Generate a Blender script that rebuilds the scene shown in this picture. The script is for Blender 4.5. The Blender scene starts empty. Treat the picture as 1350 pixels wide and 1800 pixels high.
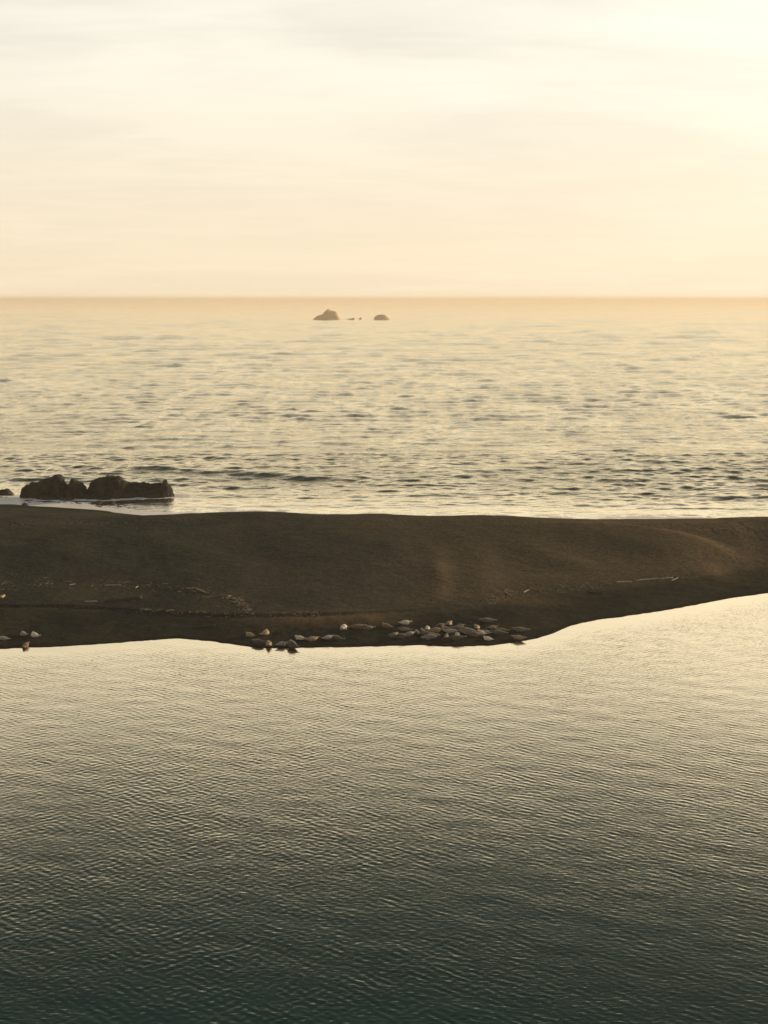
import bpy, bmesh, math, random
import numpy as np
from mathutils import Vector, Matrix

random.seed(7)
RNG = np.random.default_rng(11)
scn = bpy.context.scene
COL = scn.collection
R = math.radians

# ------------------------------------------------------------------ camera
CAM_H = 36.0
PITCH = math.atan(375.0 / 2472.7)          # horizon 375 px above the middle of a 1350 x 1800 frame
FPX = 2472.7
cam_d = bpy.data.cameras.new('camera')
cam_d.sensor_fit = 'VERTICAL'
cam_d.angle = R(40.0)
cam_d.clip_start = 0.5
cam_d.clip_end = 120000.0
cam = bpy.data.objects.new('camera', cam_d)
cam.location = (0, 0, CAM_H)
cam.rotation_euler = (R(90) - PITCH, 0, 0)
COL.objects.link(cam)
scn.camera = cam

# ------------------------------------------------------------------ sky and sun
SUN_AZ, SUN_EL = R(57.0), R(10.5)           # azimuth to the right of the view
SUN = Vector((math.sin(SUN_AZ) * math.cos(SUN_EL), math.cos(SUN_AZ) * math.cos(SUN_EL), math.sin(SUN_EL)))
scn.view_settings.view_transform = 'Standard'
scn.view_settings.look = 'None'
scn.view_settings.gamma = 1.0
scn.view_settings.exposure = 0.0
scn.view_settings.use_curve_mapping = False
scn.cycles.use_denoising = True
scn.cycles.use_adaptive_sampling = False
scn.cycles.max_bounces = 6
scn.cycles.volume_bounces = 1
scn.cycles.sample_clamp_indirect = 3.0


class G:
    """small helper round a node tree"""
    def __init__(self, nt):
        self.nt = nt
        nt.nodes.clear()

    def n(self, t, ins=None, **props):
        nd = self.nt.nodes.new(t)
        for k, v in props.items():
            setattr(nd, k, v)
        for k, v in (ins or {}).items():
            s = nd.inputs[k]
            if isinstance(v, bpy.types.NodeSocket):
                self.nt.links.new(v, s)
            elif isinstance(v, bpy.types.Node):
                self.nt.links.new(v.outputs[0], s)
            else:
                s.default_value = v
        return nd

    def m(self, op, a, b=0.0, c=0.0, clamp=False):
        return self.n('ShaderNodeMath', {0: a, 1: b, 2: c}, operation=op, use_clamp=clamp).outputs[0]

    def ss(self, x, a, b, lo=0.0, hi=1.0):
        return self.n('ShaderNodeMapRange', {0: x, 1: a, 2: b, 3: lo, 4: hi}, interpolation_type='SMOOTHSTEP').outputs[0]

    def mix(self, f, a, b, blend='MIX'):
        nd = self.n('ShaderNodeMix', data_type='RGBA', blend_type=blend)
        for i, v in ((0, f), (6, a), (7, b)):
            s = nd.inputs[i]
            if isinstance(v, bpy.types.NodeSocket):
                self.nt.links.new(v, s)
            else:
                s.default_value = v
        return nd.outputs[2]

    def noise(self, vec, scale, detail=3.0, rough=0.5, dist=0.0, out=0):
        return self.n('ShaderNodeTexNoise', {'Vector': vec, 'Scale': scale, 'Detail': detail, 'Roughness': rough,
                                             'Distortion': dist}).outputs[out]

    def scaled(self, vec, sx, sy, sz, rot=0.0, loc=(0, 0, 0)):
        return self.n('ShaderNodeMapping', {0: vec, 1: loc, 2: (0, 0, rot), 3: (sx, sy, sz)}).outputs[0]


world = bpy.data.worlds.new('World')
scn.world = world
world.use_nodes = True
g = G(world.node_tree)
direc = g.n('ShaderNodeTexCoord').outputs['Generated']
sky = g.n('ShaderNodeTexSky', sky_type='NISHITA', sun_disc=False)
sky.sun_elevation = SUN_EL
sky.sun_rotation = SUN_AZ
sky.altitude = 30.0
sky.air_density = 1.0
sky.dust_density = 2.5
sky.ozone_density = 1.0
sepd = g.n('ShaderNodeSeparateXYZ', {0: direc})
dz = g.m('MAXIMUM', sepd.outputs[2], 0.0)
cosg = g.n('ShaderNodeVectorMath', {0: direc, 1: tuple(SUN)}, operation='DOT_PRODUCT').outputs['Value']
cosg = g.m('MAXIMUM', cosg, 0.0)
aure = g.m('POWER', cosg, 4.0)
CLOUD_AT = (-0.32, 0.31, 0.0)
# thin high cloud: the directions projected on a flat layer
lay = g.n('ShaderNodeVectorMath', {0: direc, 1: (1, 1, 0)}, operation='MULTIPLY').outputs[0]
inv = g.m('DIVIDE', 1.0, g.m('ADD', dz, 0.10))
lay = g.n('ShaderNodeVectorMath', {0: lay, 'Scale': inv}, operation='SCALE').outputs[0]
big = g.noise(g.scaled(lay, 0.55, 0.8, 1.0, R(20), CLOUD_AT), 1.0, 4.0, 0.55, 0.6)
wisp = g.noise(g.scaled(lay, 0.9, 1.5, 1.0, R(-14)), 2.2, 7.0, 0.6, 0.5)
cloud = g.m('ADD', g.m('MULTIPLY', g.ss(big, 0.34, 0.66), 0.72), g.m('MULTIPLY', g.ss(wisp, 0.34, 0.70), 0.28))
# veil of haze and cloud: warm by the horizon, whiter above, brighter towards the sun
vt = g.ss(dz, 0.0, 0.20)
vcol = g.mix(vt, (0.99, 0.83, 0.60, 1), (0.98, 0.935, 0.80, 1))
vgain = g.m('ADD', 0.985, g.m('MULTIPLY', g.m('SUBTRACT', cloud, 0.45), g.ss(dz, 0.02, 0.16, 0.03, 0.08)))
vgain = g.m('MULTIPLY', vgain, g.ss(dz, 0.20, 0.62, 1.0, 0.20))
vgain = g.m('ADD', vgain, g.m('MULTIPLY', aure, 0.42))
vcol = g.n('ShaderNodeVectorMath', {0: vcol, 'Scale': vgain}, operation='SCALE').outputs[0]
skyc = g.n('ShaderNodeVectorMath', {0: sky.outputs[0], 'Scale': 0.075}, operation='SCALE').outputs[0]
low = g.ss(dz, 0.10, 0.62, 0.97, 0.25)
cov = g.m('ADD', low, g.m('MULTIPLY', g.m('SUBTRACT', cloud, 0.5), g.ss(dz, 0.02, 0.22, 0.04, 0.20)), clamp=True)
final = g.mix(cov, skyc, vcol)
bg = g.n('ShaderNodeBackground', {'Color': final, 'Strength': 1.0})
g.n('ShaderNodeOutputWorld', {0: bg})

sun_d = bpy.data.lights.new('sun', 'SUN')
sun_d.energy = 5.0
sun_d.angle = R(0.6)
sun_d.color = (1.0, 0.72, 0.43)
sun = bpy.data.objects.new('sun', sun_d)
sun.rotation_euler = (-SUN).to_track_quat('-Z', 'Y').to_euler()
sun.location = (60, 100, 120)
COL.objects.link(sun)


# ------------------------------------------------------------------ helpers
def img_ang(py):
    """angle below the horizon of a row of the frame (rows of the 1350 x 1800 photograph, on the axis)"""
    return PITCH + math.atan((py - 900.0) / FPX)


def ray(px, py):
    v = Vector(((px - 675.0) / FPX, 1.0, -(py - 900.0) / FPX))
    c, s = math.cos(PITCH), math.sin(PITCH)
    return Vector((v.x, v.y * c + v.z * s, -v.y * s + v.z * c))


def at_z(px, py, z=0.0):
    d = ray(px, py)
    t = (z - CAM_H) / d.z
    return Vector((d.x * t, d.y * t, z))


def hash2(ix, iy, seed):
    h = (ix.astype(np.int64) * 374761393 + iy.astype(np.int64) * 668265263 + seed * 982451653) & 0xffffffff
    h = ((h ^ (h >> 13)) * 1274126177) & 0xffffffff
    h = (h ^ (h >> 16)) & 0xffffffff
    return h / 4294967295.0


def vnoise(x, y, seed=0):
    x = np.asarray(x, float); y = np.asarray(y, float)
    ix, iy = np.floor(x), np.floor(y)
    fx, fy = x - ix, y - iy
    fx = fx * fx * fx * (fx * (fx * 6 - 15) + 10); fy = fy * fy * fy * (fy * (fy * 6 - 15) + 10)
    a, b = hash2(ix, iy, seed), hash2(ix + 1, iy, seed)
    c, d = hash2(ix, iy + 1, seed), hash2(ix + 1, iy + 1, seed)
    return (a + (b - a) * fx) + ((c + (d - c) * fx) - (a + (b - a) * fx)) * fy - 0.5


def fbm(x, y, seed=0, oct=4, gain=0.5):
    s, a, f = 0.0, 1.0, 1.0
    for k in range(oct):
        s = s + a * vnoise(x * f + 17.3 * k, y * f - 9.1 * k, seed + k)
        a *= gain; f *= 2.03
    return s


def sstep(x, a, b):
    t = np.clip((x - a) / (b - a), 0, 1)
    return t * t * (3 - 2 * t)


def poly_xy(pts, z):
    """frame points lying at height z -> arrays of world x, y"""
    w = [at_z(px, py, z) for px, py in pts]
    return np.array([p.x for p in w]), np.array([p.y for p in w])


def smooth_interp(x, xs, ys, ext=None):
    xs, ys = list(xs), list(ys)
    if ext:
        xs = [xs[0] - 400] + xs + [xs[-1] + 400]
        ys = [ys[0] + ext[0]] + ys + [ys[-1] + ext[1]]
    t = np.linspace(xs[0], xs[-1], 6000)
    v = np.interp(t, xs, ys)
    k = np.hanning(41); k /= k.sum()
    v = np.convolve(np.pad(v, 20, mode='edge'), k, 'valid')
    return np.interp(x, t, v)


def poly_dist(x, y, pts):
    """signed distance to an open polyline (positive on its left) and the share of the way along"""
    best = np.full(np.shape(x), 1e9); sg = np.ones(np.shape(x)); al = np.zeros(np.shape(x))
    n = len(pts) - 1
    for i in range(n):
        ax, ay = pts[i]; bx, by = pts[i + 1]
        dx, dy = bx - ax, by - ay
        L2 = dx * dx + dy * dy
        t = np.clip(((x - ax) * dx + (y - ay) * dy) / L2, 0, 1)
        d = np.hypot(x - ax - t * dx, y - ay - t * dy)
        c = dx * (y - ay) - dy * (x - ax)
        m = d < best
        best = np.where(m, d, best); sg = np.where(m, np.sign(c), sg); al = np.where(m, (i + t) / n, al)
    return best * sg, al


def mesh_grid(name, X, Y, Z, attrs=None, smooth=True):
    r, c = X.shape
    me = bpy.data.meshes.new(name)
    co = np.stack([X, Y, Z], -1).reshape(-1, 3).astype(np.float32)
    i = np.arange(r * c).reshape(r, c)
    q = np.stack([i[:-1, :-1], i[:-1, 1:], i[1:, 1:], i[1:, :-1]], -1).reshape(-1, 4)
    me.vertices.add(len(co)); me.vertices.foreach_set('co', co.ravel())
    me.loops.add(q.size); me.loops.foreach_set('vertex_index', q.ravel().astype(np.int32))
    me.polygons.add(len(q))
    me.polygons.foreach_set('loop_start', np.arange(0, q.size, 4, dtype=np.int32))
    me.polygons.foreach_set('loop_total', np.full(len(q), 4, dtype=np.int32))
    if smooth:
        me.polygons.foreach_set('use_smooth', np.ones(len(q), dtype=bool))
    me.update(calc_edges=True)
    for k, v in (attrs or {}).items():
        a = me.attributes.new(k, 'FLOAT', 'POINT')
        a.data.foreach_set('value', v.reshape(-1).astype(np.float32))
    return me


def link(name, me, mat=None, parent=None):
    o = bpy.data.objects.new(name, me)
    if mat is not None and not me.materials:
        me.materials.append(mat)
    COL.objects.link(o)
    if parent:
        o.parent = parent
    return o


def tag(o, label, cat, group=None):
    o['label'] = label; o['category'] = cat
    if group:
        o['group'] = group
    return o


def new_mat(name):
    m = bpy.data.materials.new(name)
    m.use_nodes = True
    return m, G(m.node_tree)


# ------------------------------------------------------------------ beach relief
RIVER_PX = [(0, 1141), (60, 1139), (150, 1134), (250, 1127), (300, 1123), (345, 1123), (390, 1130), (440, 1138), (475, 1141),
            (530, 1140), (600, 1137), (680, 1136), (715, 1133), (740, 1134), (770, 1137), (800, 1137), (860, 1135), (905, 1131),
            (920, 1126), (945, 1122), (965, 1119), (985, 1107), (1005, 1099), (1040, 1090), (1100, 1083), (1200, 1068),
            (1280, 1052), (1350, 1042)]
WRACK_PX = [(0, 1063), (100, 1062), (200, 1067), (240, 1072), (300, 1076), (400, 1079), (480, 1079), (560, 1077), (700, 1071),
            (800, 1064), (860, 1056), (905, 1042), (1000, 1033), (1080, 1025), (1200, 1011), (1270, 999), (1350, 988)]
CREST_PX = [(0, 912), (150, 911), (230, 908), (300, 905.5), (370, 902), (440, 900.5), (520, 902), (600, 904), (720, 905), (840, 906.5),
            (920, 909.5), (1000, 911), (1100, 912.5), (1200, 913.5), (1350, 914.5)]
SEA_PX = [(0, 888), (60, 888.5), (110, 891), (170, 897), (230, 903), (300, 908), (440, 905), (600, 908), (840, 910), (1000, 914), (1350, 917.5)]
Z_WRACK, Z_CREST = 1.05, 4.8
RX, RY = poly_xy(RIVER_PX, 0.0)
WX, WY = poly_xy(WRACK_PX, Z_WRACK)
CX, CY = poly_xy(CREST_PX, Z_CREST)
SX, SY = poly_xy(SEA_PX, 0.0)
EDGE_PX = [(960, 922), (1060, 927), (1130, 935), (1200, 946), (1250, 957), (1284, 968), (1300, 978)]
EDGE_W = [tuple(at_z(px, py, z)[:2]) for (px, py), z in zip(EDGE_PX, np.linspace(4.5, 2.2, len(EDGE_PX)))]
GULLY_W = [tuple(at_z(px, py, z)[:2]) for px, py, z in ((735, 945, 3.6), (765, 985, 2.9), (775, 1020, 2.1), (768, 1062, 1.2))]

FOLDS = [([tuple(at_z(px, py, z)[:2]) for px, py, z in pts], amp, wd) for pts, amp, wd in (
    (((560, 940, 3.9), (680, 955, 3.5), (745, 1000, 2.6), (735, 1050, 1.5)), 0.22, 2.6),
    (((800, 935, 3.9), (845, 975, 3.2), (850, 1020, 2.2), (905, 1040, 1.4)), 0.20, 2.4),
    (((880, 950, 3.6), (1000, 975, 3.2), (1090, 1000, 2.2)), 0.25, 2.8),
    (((60, 930, 4.2), (250, 945, 3.9), (420, 975, 3.1)), 0.25, 3.5))]


def river_y(x):
    return smooth_interp(x, RX, RY, (-10, 60)) + 0.9 * vnoise(x * 0.45, 0 * x, 3) * 0.5 + 0.5 * vnoise(x * 1.4, 0 * x + 3, 4) * 0.5


def sea_y(x):
    return smooth_interp(x, SX, SY, (10, -10)) + 2.0 * vnoise(x * 0.12, 0 * x, 8) + 0.6 * vnoise(x * 0.5, 0 * x, 9)


def height(x, y):
    x = np.asarray(x, float); y = np.asarray(y, float)
    ry, wy, cy, sy = river_y(x), smooth_interp(x, WX, WY, (-8, 40)), smooth_interp(x, CX, CY, (0, 0)), sea_y(x)
    wy = np.maximum(wy, ry + 3.0)
    cy = np.maximum(cy, wy + 14.0); sy = np.maximum(sy, cy + 10.0)
    # low bench by the river, with a small steep lip at the water
    t = np.clip((y - ry) / (wy - ry), 0, 1)
    bench = 0.10 * sstep(y - ry, 0, 0.5) + (Z_WRACK - 0.32) * t ** 1.15
    scarp_h = 0.22 * (0.35 + 0.65 * sstep(x, 15.0, -8.0))
    bench = bench + scarp_h * sstep(y - wy, -0.5, 0.15)
    # seaward face
    s = np.clip((y - wy) / (cy - wy), 0, 1)
    zc = Z_CREST - 0.0 * x
    base = Z_WRACK - 0.22 + scarp_h
    face = base + (zc - base) * (1.08 * s - 0.08 * s ** 6 + 0.10 * np.sin(s * math.pi) * (s - 0.35))
    z = np.where(y < wy, bench, face)
    # behind the crest down to the sea
    b = (y - cy) / (sy - cy)
    back = zc * (1 - np.clip(b, 0, 1) ** 1.12)
    back = np.where(b > 1, -(y - sy) * 0.09, back)
    z = np.where(y > cy, back, z)
    z = np.where(y < ry, (y - ry) * 0.16, z)
    # round the crest a little
    z = z - 0.28 * np.exp(-((y - cy) / 4.0) ** 2)
    z = np.maximum(z, -1.8)
    m = sstep(y - wy, 0.5, 10) * sstep(sy - y, 4, 14)
    z = z + m * (0.70 * fbm(x / 21.0, y / 15.0, 21, 2) + 0.09 * fbm(x / 5.0 + y / 9.0, y / 5.0, 31, 3))
    d, al = poly_dist(x, y, EDGE_W)
    fade = np.sin(np.clip(al, 0.02, 0.995) * math.pi) ** 0.6 * np.exp(-(np.abs(d) / 9.0) ** 2)
    z = z + 0.95 * fade * m ** 0.5 * (sstep(d, 3.2, -1.0) - 0.5)
    d2, al2 = poly_dist(x, y, GULLY_W)
    w2 = np.sin(np.clip(al2, 0, 1) * math.pi)
    z = z + w2 * (0.20 * np.exp(-((d2 - 0.2) / 1.5) ** 2) - 0.14 * np.exp(-((d2 + 3.0) / 2.6) ** 2))
    for pts, amp, wd in FOLDS:
        d3, al3 = poly_dist(x, y, pts)
        z = z + amp * np.sin(np.clip(al3, 0, 1) * math.pi) * np.exp(-(d3 / wd) ** 2) * m
    # trampled, dimpled ground where the seals haul out and along the path on the crest
    bn = sstep(y - ry, 0.6, 2.5) * sstep(wy - y, -1.0, 2.0)
    z = z + bn * (0.10 * fbm(x / 2.2, y / 3.0, 41, 3) + 0.05 * vnoise(x / 0.6, y / 0.8, 45))
    trk = np.exp(-((y - (cy - 3.0 + 1.2 * vnoise(x / 9.0, 0 * x, 5))) / 1.8) ** 2)
    z = z + trk * 0.10 * vnoise(x / 0.55, y / 0.8, 51)
    return z


def h1(x, y):
    return float(height(np.array([x]), np.array([y]))[0])


def on_beach(px, py):
    """where the sight line through a frame point meets the beach"""
    d = ray(px, py)
    t = np.linspace((1.2 - 36.0) / d.z * 0.55, -CAM_H / d.z, 4000)
    X, Y, Zr = d.x * t, d.y * t, CAM_H + d.z * t
    hit = np.nonzero(Zr <= np.maximum(height(X, Y), 0.0))[0]
    k = hit[0] if len(hit) else -1
    return Vector((X[k], Y[k], float(height(X[k:k + 1], Y[k:k + 1])[0])))


def spaced(segs):
    out = []
    for a, b, st in segs:
        out.append(np.arange(a, b, st))
    return np.concatenate(out)


gx = spaced([(-620, -110, 12), (-110, -82, 2.0), (-82, 82, 0.30), (82, 110, 2.0), (110, 632, 12)])
gy = spaced([(96, 134, 2.0), (134, 172, 0.25), (172, 196, 0.36), (196, 226, 0.25), (226, 262, 0.5), (262, 276, 2.0)])
X, Y = np.meshgrid(gx, gy)
Z = height(X, Y)
_cy = smooth_interp(gx, CX, CY, (0, 0))[None, :]
_wy = smooth_interp(gx, WX, WY, (-8, 40))[None, :]
_ry = river_y(gx)[None, :]
tracks = np.exp(-((Y - (_cy - 3.0)) / 2.2) ** 2)
wet = np.maximum(np.maximum(sstep(Z, 0.30, 0.05), 0.55 * sstep(_wy - Y, 0.0, 3.0)), sstep(Y - _cy, 8, 26) * sstep(Z, 1.2, 0.2))
px_dry_lit = [at_z(px, py, 0.9) for px, py in ((560, 1086), (640, 1083), (930, 1054), (1262, 1004))]  # tan dry patches; the last one is the sunlit fan, painted in
dry_lit = np.zeros_like(X)
for p, (rx_, ry_) in zip(px_dry_lit, ((6, 2.2), (5, 2.2), (4.2, 2.2), (2.0, 4.5))):
    dry_lit = np.maximum(dry_lit, np.exp(-((X - p.x) / rx_) ** 2 - ((Y - p.y) / ry_) ** 2))
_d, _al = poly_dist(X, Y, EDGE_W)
dry_lit = np.maximum(dry_lit, 0.35 * np.exp(-((_d - 1.5) / 2.2) ** 2) * np.sin(np.clip(_al, 0.02, 0.98) * math.pi) ** 0.5)  # sunlit dune edge painted as a lighter strip of sand
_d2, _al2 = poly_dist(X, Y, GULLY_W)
dry_lit = np.maximum(dry_lit, 0.45 * np.exp(-((_d2 - 0.4) / 0.9) ** 2) * sstep(_al2, 0.25, 0.6) * sstep(_al2, 1.0, 0.85))  # streak of light along the gully, put into the sand colour
brown = sstep(X, -30, 45) * sstep(Y - _wy, -6, 6)  # warm sunlight towards the right, painted as browner sand
gravel = sstep(X, 12, -18) * sstep(Y - _wy, -2, 3) * sstep(_cy - Y, 6, 16)
wline = np.exp(-((Y - _wy + 0.25) / 0.35) ** 2) * sstep(X, 2, -10)

mat, g = new_mat('dark_sand')
pos = g.n('ShaderNodeNewGeometry').outputs['Position']
at = lambda nm: g.n('ShaderNodeAttribute', attribute_name=nm).outputs['Fac']
n1 = g.noise(g.scaled(pos, 1.0, 0.8, 1.0), 0.10, 5.0, 0.6)
n2 = g.noise(pos, 3.0, 4.0, 0.6)
n3 = g.noise(g.scaled(pos, 0.5, 1.1, 1.0, R(8)), 0.35, 5.0, 0.65)
c = g.mix(g.ss(n1, 0.36, 0.62), (0.036, 0.043, 0.038, 1), (0.068, 0.065, 0.048, 1))
c = g.mix(g.m('MULTIPLY', g.ss(n3, 0.40, 0.75), 0.35), c, (0.045, 0.045, 0.038, 1))
c = g.mix(g.m('MULTIPLY', at('brown'), 0.75), c, (0.150, 0.114, 0.068, 1))  # painted sun warmth on the right of the beach
c = g.mix(g.m('MULTIPLY', at('dry_lit'), 0.65), c, (0.24, 0.165, 0.09, 1))  # dry patches plus painted sunlight on fan, dune edge and gully
c = g.mix(g.m('MULTIPLY', at('wline'), g.ss(n2, 0.35, 0.6, 0.35, 0.9)), c, (0.022, 0.021, 0.018, 1))
spk = g.n('ShaderNodeTexVoronoi', {'Vector': pos, 'Scale': 4.5, 'Randomness': 1.0})
cellv = g.n('ShaderNodeSeparateColor', {0: spk.outputs['Color']}).outputs[0]
pebble = g.m('MULTIPLY', g.m('MULTIPLY', g.m('LESS_THAN', spk.outputs['Distance'], 0.34), g.m('GREATER_THAN', cellv, 0.90)),
             g.m('ADD', g.m('MULTIPLY', at('gravel'), 0.8), 0.10))
c = g.mix(pebble, c, (0.16, 0.145, 0.115, 1))
c = g.mix(g.m('MULTIPLY', g.ss(n2, 0.3, 0.75), 0.35), c, (0.032, 0.034, 0.029, 1))
gr = g.n('ShaderNodeTexVoronoi', {'Vector': pos, 'Scale': 3.2, 'Randomness': 1.0}).outputs['Color']
gr = g.n('ShaderNodeSeparateColor', {0: gr}).outputs[1]
c = g.n('ShaderNodeVectorMath', {0: c, 'Scale': g.m('ADD', 0.78, g.m('MULTIPLY', gr, 0.44))}, operation='SCALE').outputs[0]
c = g.mix(g.m('MULTIPLY', at('wet'), 0.75), c, (0.016, 0.016, 0.013, 1))
fp = g.n('ShaderNodeTexVoronoi', {'Vector': g.scaled(pos, 1.0, 0.8, 1.0), 'Scale': 1.7, 'Randomness': 1.0}, feature='SMOOTH_F1')
hgt = g.m('ADD', g.m('MULTIPLY', g.noise(pos, 5.0, 5.0, 0.7), 0.05), g.m('MULTIPLY', g.noise(g.scaled(pos, 0.8, 1.0, 1), 0.7, 4.0, 0.55), 0.24))
hgt = g.m('ADD', hgt, g.m('MULTIPLY', g.m('MULTIPLY', g.ss(fp.outputs[0], 0.05, 0.5), at('tracks')), 0.12))
hgt = g.m('ADD', hgt, g.m('MULTIPLY', pebble, 0.05))
bmp = g.n('ShaderNodeBump', {'Strength': 0.8, 'Distance': 1.0, 'Height': hgt})
rough = g.m('SUBTRACT', 0.95, g.m('MULTIPLY', at('wet'), 0.45))
pb = g.n('ShaderNodeBsdfPrincipled', {'Base Color': c, 'Roughness': rough, 'Normal': bmp.outputs[0], 'Specular IOR Level': 0.0})
g.n('ShaderNodeOutputMaterial', {0: pb})
beach = link('beach', mesh_grid('beach', X, Y, Z, dict(tracks=tracks, wet=wet, dry_lit=dry_lit, gravel=gravel, wline=wline, brown=brown)), mat)
beach['kind'] = 'structure'


# ------------------------------------------------------------------ water
def wave_field(X, Y, comps, spacing, cut=3.0, top=None, dxy=None):
    Zs = np.zeros_like(X)
    for lam, ang, amp, ph in comps:
        k = 2 * math.pi / lam
        if dxy is not None:      # rows and columns of the mesh are not equally close: judge either way on its own
            spacing = np.maximum(dxy[0] * abs(math.cos(ang)), dxy[1] * abs(math.sin(ang)))
        f = sstep(lam / spacing, cut * 0.7, cut * 1.6)
        if top:
            f = f * sstep(lam / spacing, top * 1.6, top)
        if f.max() <= 0:
            continue
        rows = np.nonzero(f.max(axis=1) > 0)[0]
        r0, r1 = rows[0], rows[-1] + 1
        Zs[r0:r1] += amp * f[r0:r1] * np.sin(k * (X[r0:r1] * math.cos(ang) + Y[r0:r1] * math.sin(ang)) + ph)
    return Zs


def spread(n, lam0, lam1, dir0, dspread, slope):
    """n sine trains between two wavelengths round one direction, with a given rms slope together"""
    out = []
    for i in range(n):
        lam = lam0 * (lam1 / lam0) ** random.random()
        a = slope / math.sqrt(n / 2.0) * lam / (2 * math.pi)
        out.append((lam, dir0 + random.gauss(0, dspread), a, random.uniform(0, 6.283)))
    return out


def water_mat(name, body, tint, fres_gain, fres_pow, rough, bumps, foam=False):
    mat, g = new_mat(name)
    pos = g.n('ShaderNodeNewGeometry').outputs['Position']
    at = lambda nm: g.n('ShaderNodeAttribute', attribute_name=nm).outputs['Fac']
    gust = g.ss(g.noise(g.scaled(pos, 1.0, bumps.get('gy', 0.55), 1.0, R(18)), bumps['gust'], bumps.get('gdet', 3.0), bumps.get('grough', 0.55)), bumps.get('g0', 0.33), bumps.get('g1', 0.66), bumps['gmin'], bumps.get('gmax', 1.15))
    hsum = None
    for (sx, sy, rot, sc, det, amp) in bumps['layers']:
        h = g.m('MULTIPLY', g.noise(g.scaled(pos, sx, sy, 1.0, rot), sc, det, 0.55, 0.2), amp)
        hsum = h if hsum is None else g.m('ADD', hsum, h)
    hsum = g.m('MULTIPLY', hsum, g.m('MULTIPLY', gust, at('calm')))
    b = g.n('ShaderNodeBump', {'Strength': 1.0, 'Distance': 1.0, 'Height': hsum}).outputs[0]
    fr = g.m('MULTIPLY', g.n('ShaderNodeFresnel', {'IOR': 1.34, 'Normal': b}).outputs[0], fres_gain, clamp=True)
    fr = g.m('POWER', fr, fres_pow)
    bodyc = g.mix(g.ss(g.noise(pos, 0.03, 3.0, 0.5), 0.35, 0.65), body[0], body[1])
    df = g.n('ShaderNodeBsdfDiffuse', {0: bodyc, 'Normal': b})
    gl = g.n('ShaderNodeBsdfGlossy', {0: tint, 'Roughness': rough, 'Normal': b})
    sh = g.n('ShaderNodeMixShader', {0: fr, 1: df, 2: gl})
    if foam:
        f1 = g.noise(g.scaled(pos, 0.8, 0.45, 1.0), 0.8, 6.0, 0.66, 1.0)
        f2 = g.noise(g.scaled(pos, 0.3, 0.4, 1.0, R(10)), 0.6, 4.0, 0.6, 1.2)
        fm = g.m('ADD', g.m('MULTIPLY', f1, 0.6), g.m('MULTIPLY', f2, 0.4))
        thr = g.m('SUBTRACT', 0.80, g.m('MULTIPLY', at('foam'), 0.60))
        mask = g.ss(g.m('SUBTRACT', fm, thr), 0.0, 0.07)
        wf = g.n('ShaderNodeBsdfDiffuse', {0: (0.90, 0.88, 0.82, 1), 'Normal': b})
        sh = g.n('ShaderNodeMixShader', {0: g.m('MULTIPLY', mask, 0.9), 1: sh, 2: wf})
    g.n('ShaderNodeOutputMaterial', {0: sh})
    return mat


# river: two crossing trains of wind ripples, calm in the lee of the spit
ucol = np.concatenate([-np.geomspace(3.0, 0.36, 16), np.linspace(-0.33, 0.33, 760), np.geomspace(0.36, 3.0, 16)])
ry_rows = spaced([(-60, 40, 5.0), (40, 60, 1.0), (60, 110, 0.11), (110, 176, 0.15), (176, 190, 0.5)])
U, Y = np.meshgrid(ucol, ry_rows)
X = U * np.maximum(Y, 45.0)
spacing = np.maximum(np.gradient(ry_rows)[:, None], np.abs(np.gradient(X, axis=1)))
trainA = spread(52, 0.36, 0.78, R(50), 0.22, 0.054)      # crests running away to the left
trainB = spread(48, 0.34, 0.70, R(130), 0.24, 0.048)
swellr = spread(10, 2.0, 5.0, R(75), 0.6, 0.007)
gA = 0.60 + 0.6 * np.clip(0.5 + fbm(X / 14.0, Y / 22.0, 61, 3), 0, 1)
gB = (0.55 + 0.6 * np.clip(0.5 + fbm(X / 13.0 + 40, Y / 20.0, 71, 3), 0, 1)) * sstep(X / np.maximum(Y, 1), 0.22, -0.14)
lull = 0.60 + 0.40 * sstep(fbm(X / 20.0 + Y / 60.0, Y / 9.0, 81, 3), -0.28, 0.12)
lull = np.where(Y > 98, 1 - (1 - lull) * sstep(Y, 112, 98), lull)
dsh = river_y(X.ravel()).reshape(X.shape) - Y
calm = 0.22 + 0.78 * sstep(dsh, 0.5, 9.0)
Z = (wave_field(X, Y, trainA, spacing, 2.3) * gA + wave_field(X, Y, trainB, spacing, 2.3) * gB) * lull + wave_field(X, Y, swellr, spacing)
Z = np.where(dsh < -1, -0.02, Z * calm)
mat = water_mat('river_water', ((0.009, 0.040, 0.042, 1), (0.012, 0.046, 0.047, 1)), (1.0, 0.870, 0.655, 1), 4.55, 2.95, 0.085,
                dict(gust=0.05, gmin=0.75, layers=[(0.7, 1.9, R(-40), 2.2, 2.0, 0.018), (0.7, 1.9, R(38), 2.5, 2.0, 0.016),
                                                  (1, 1, 0, 6.0, 1.0, 0.0025)]))
river = link('river', mesh_grid('river', X, Y, Z, dict(calm=calm)), mat)
river['kind'] = 'structure'

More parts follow.
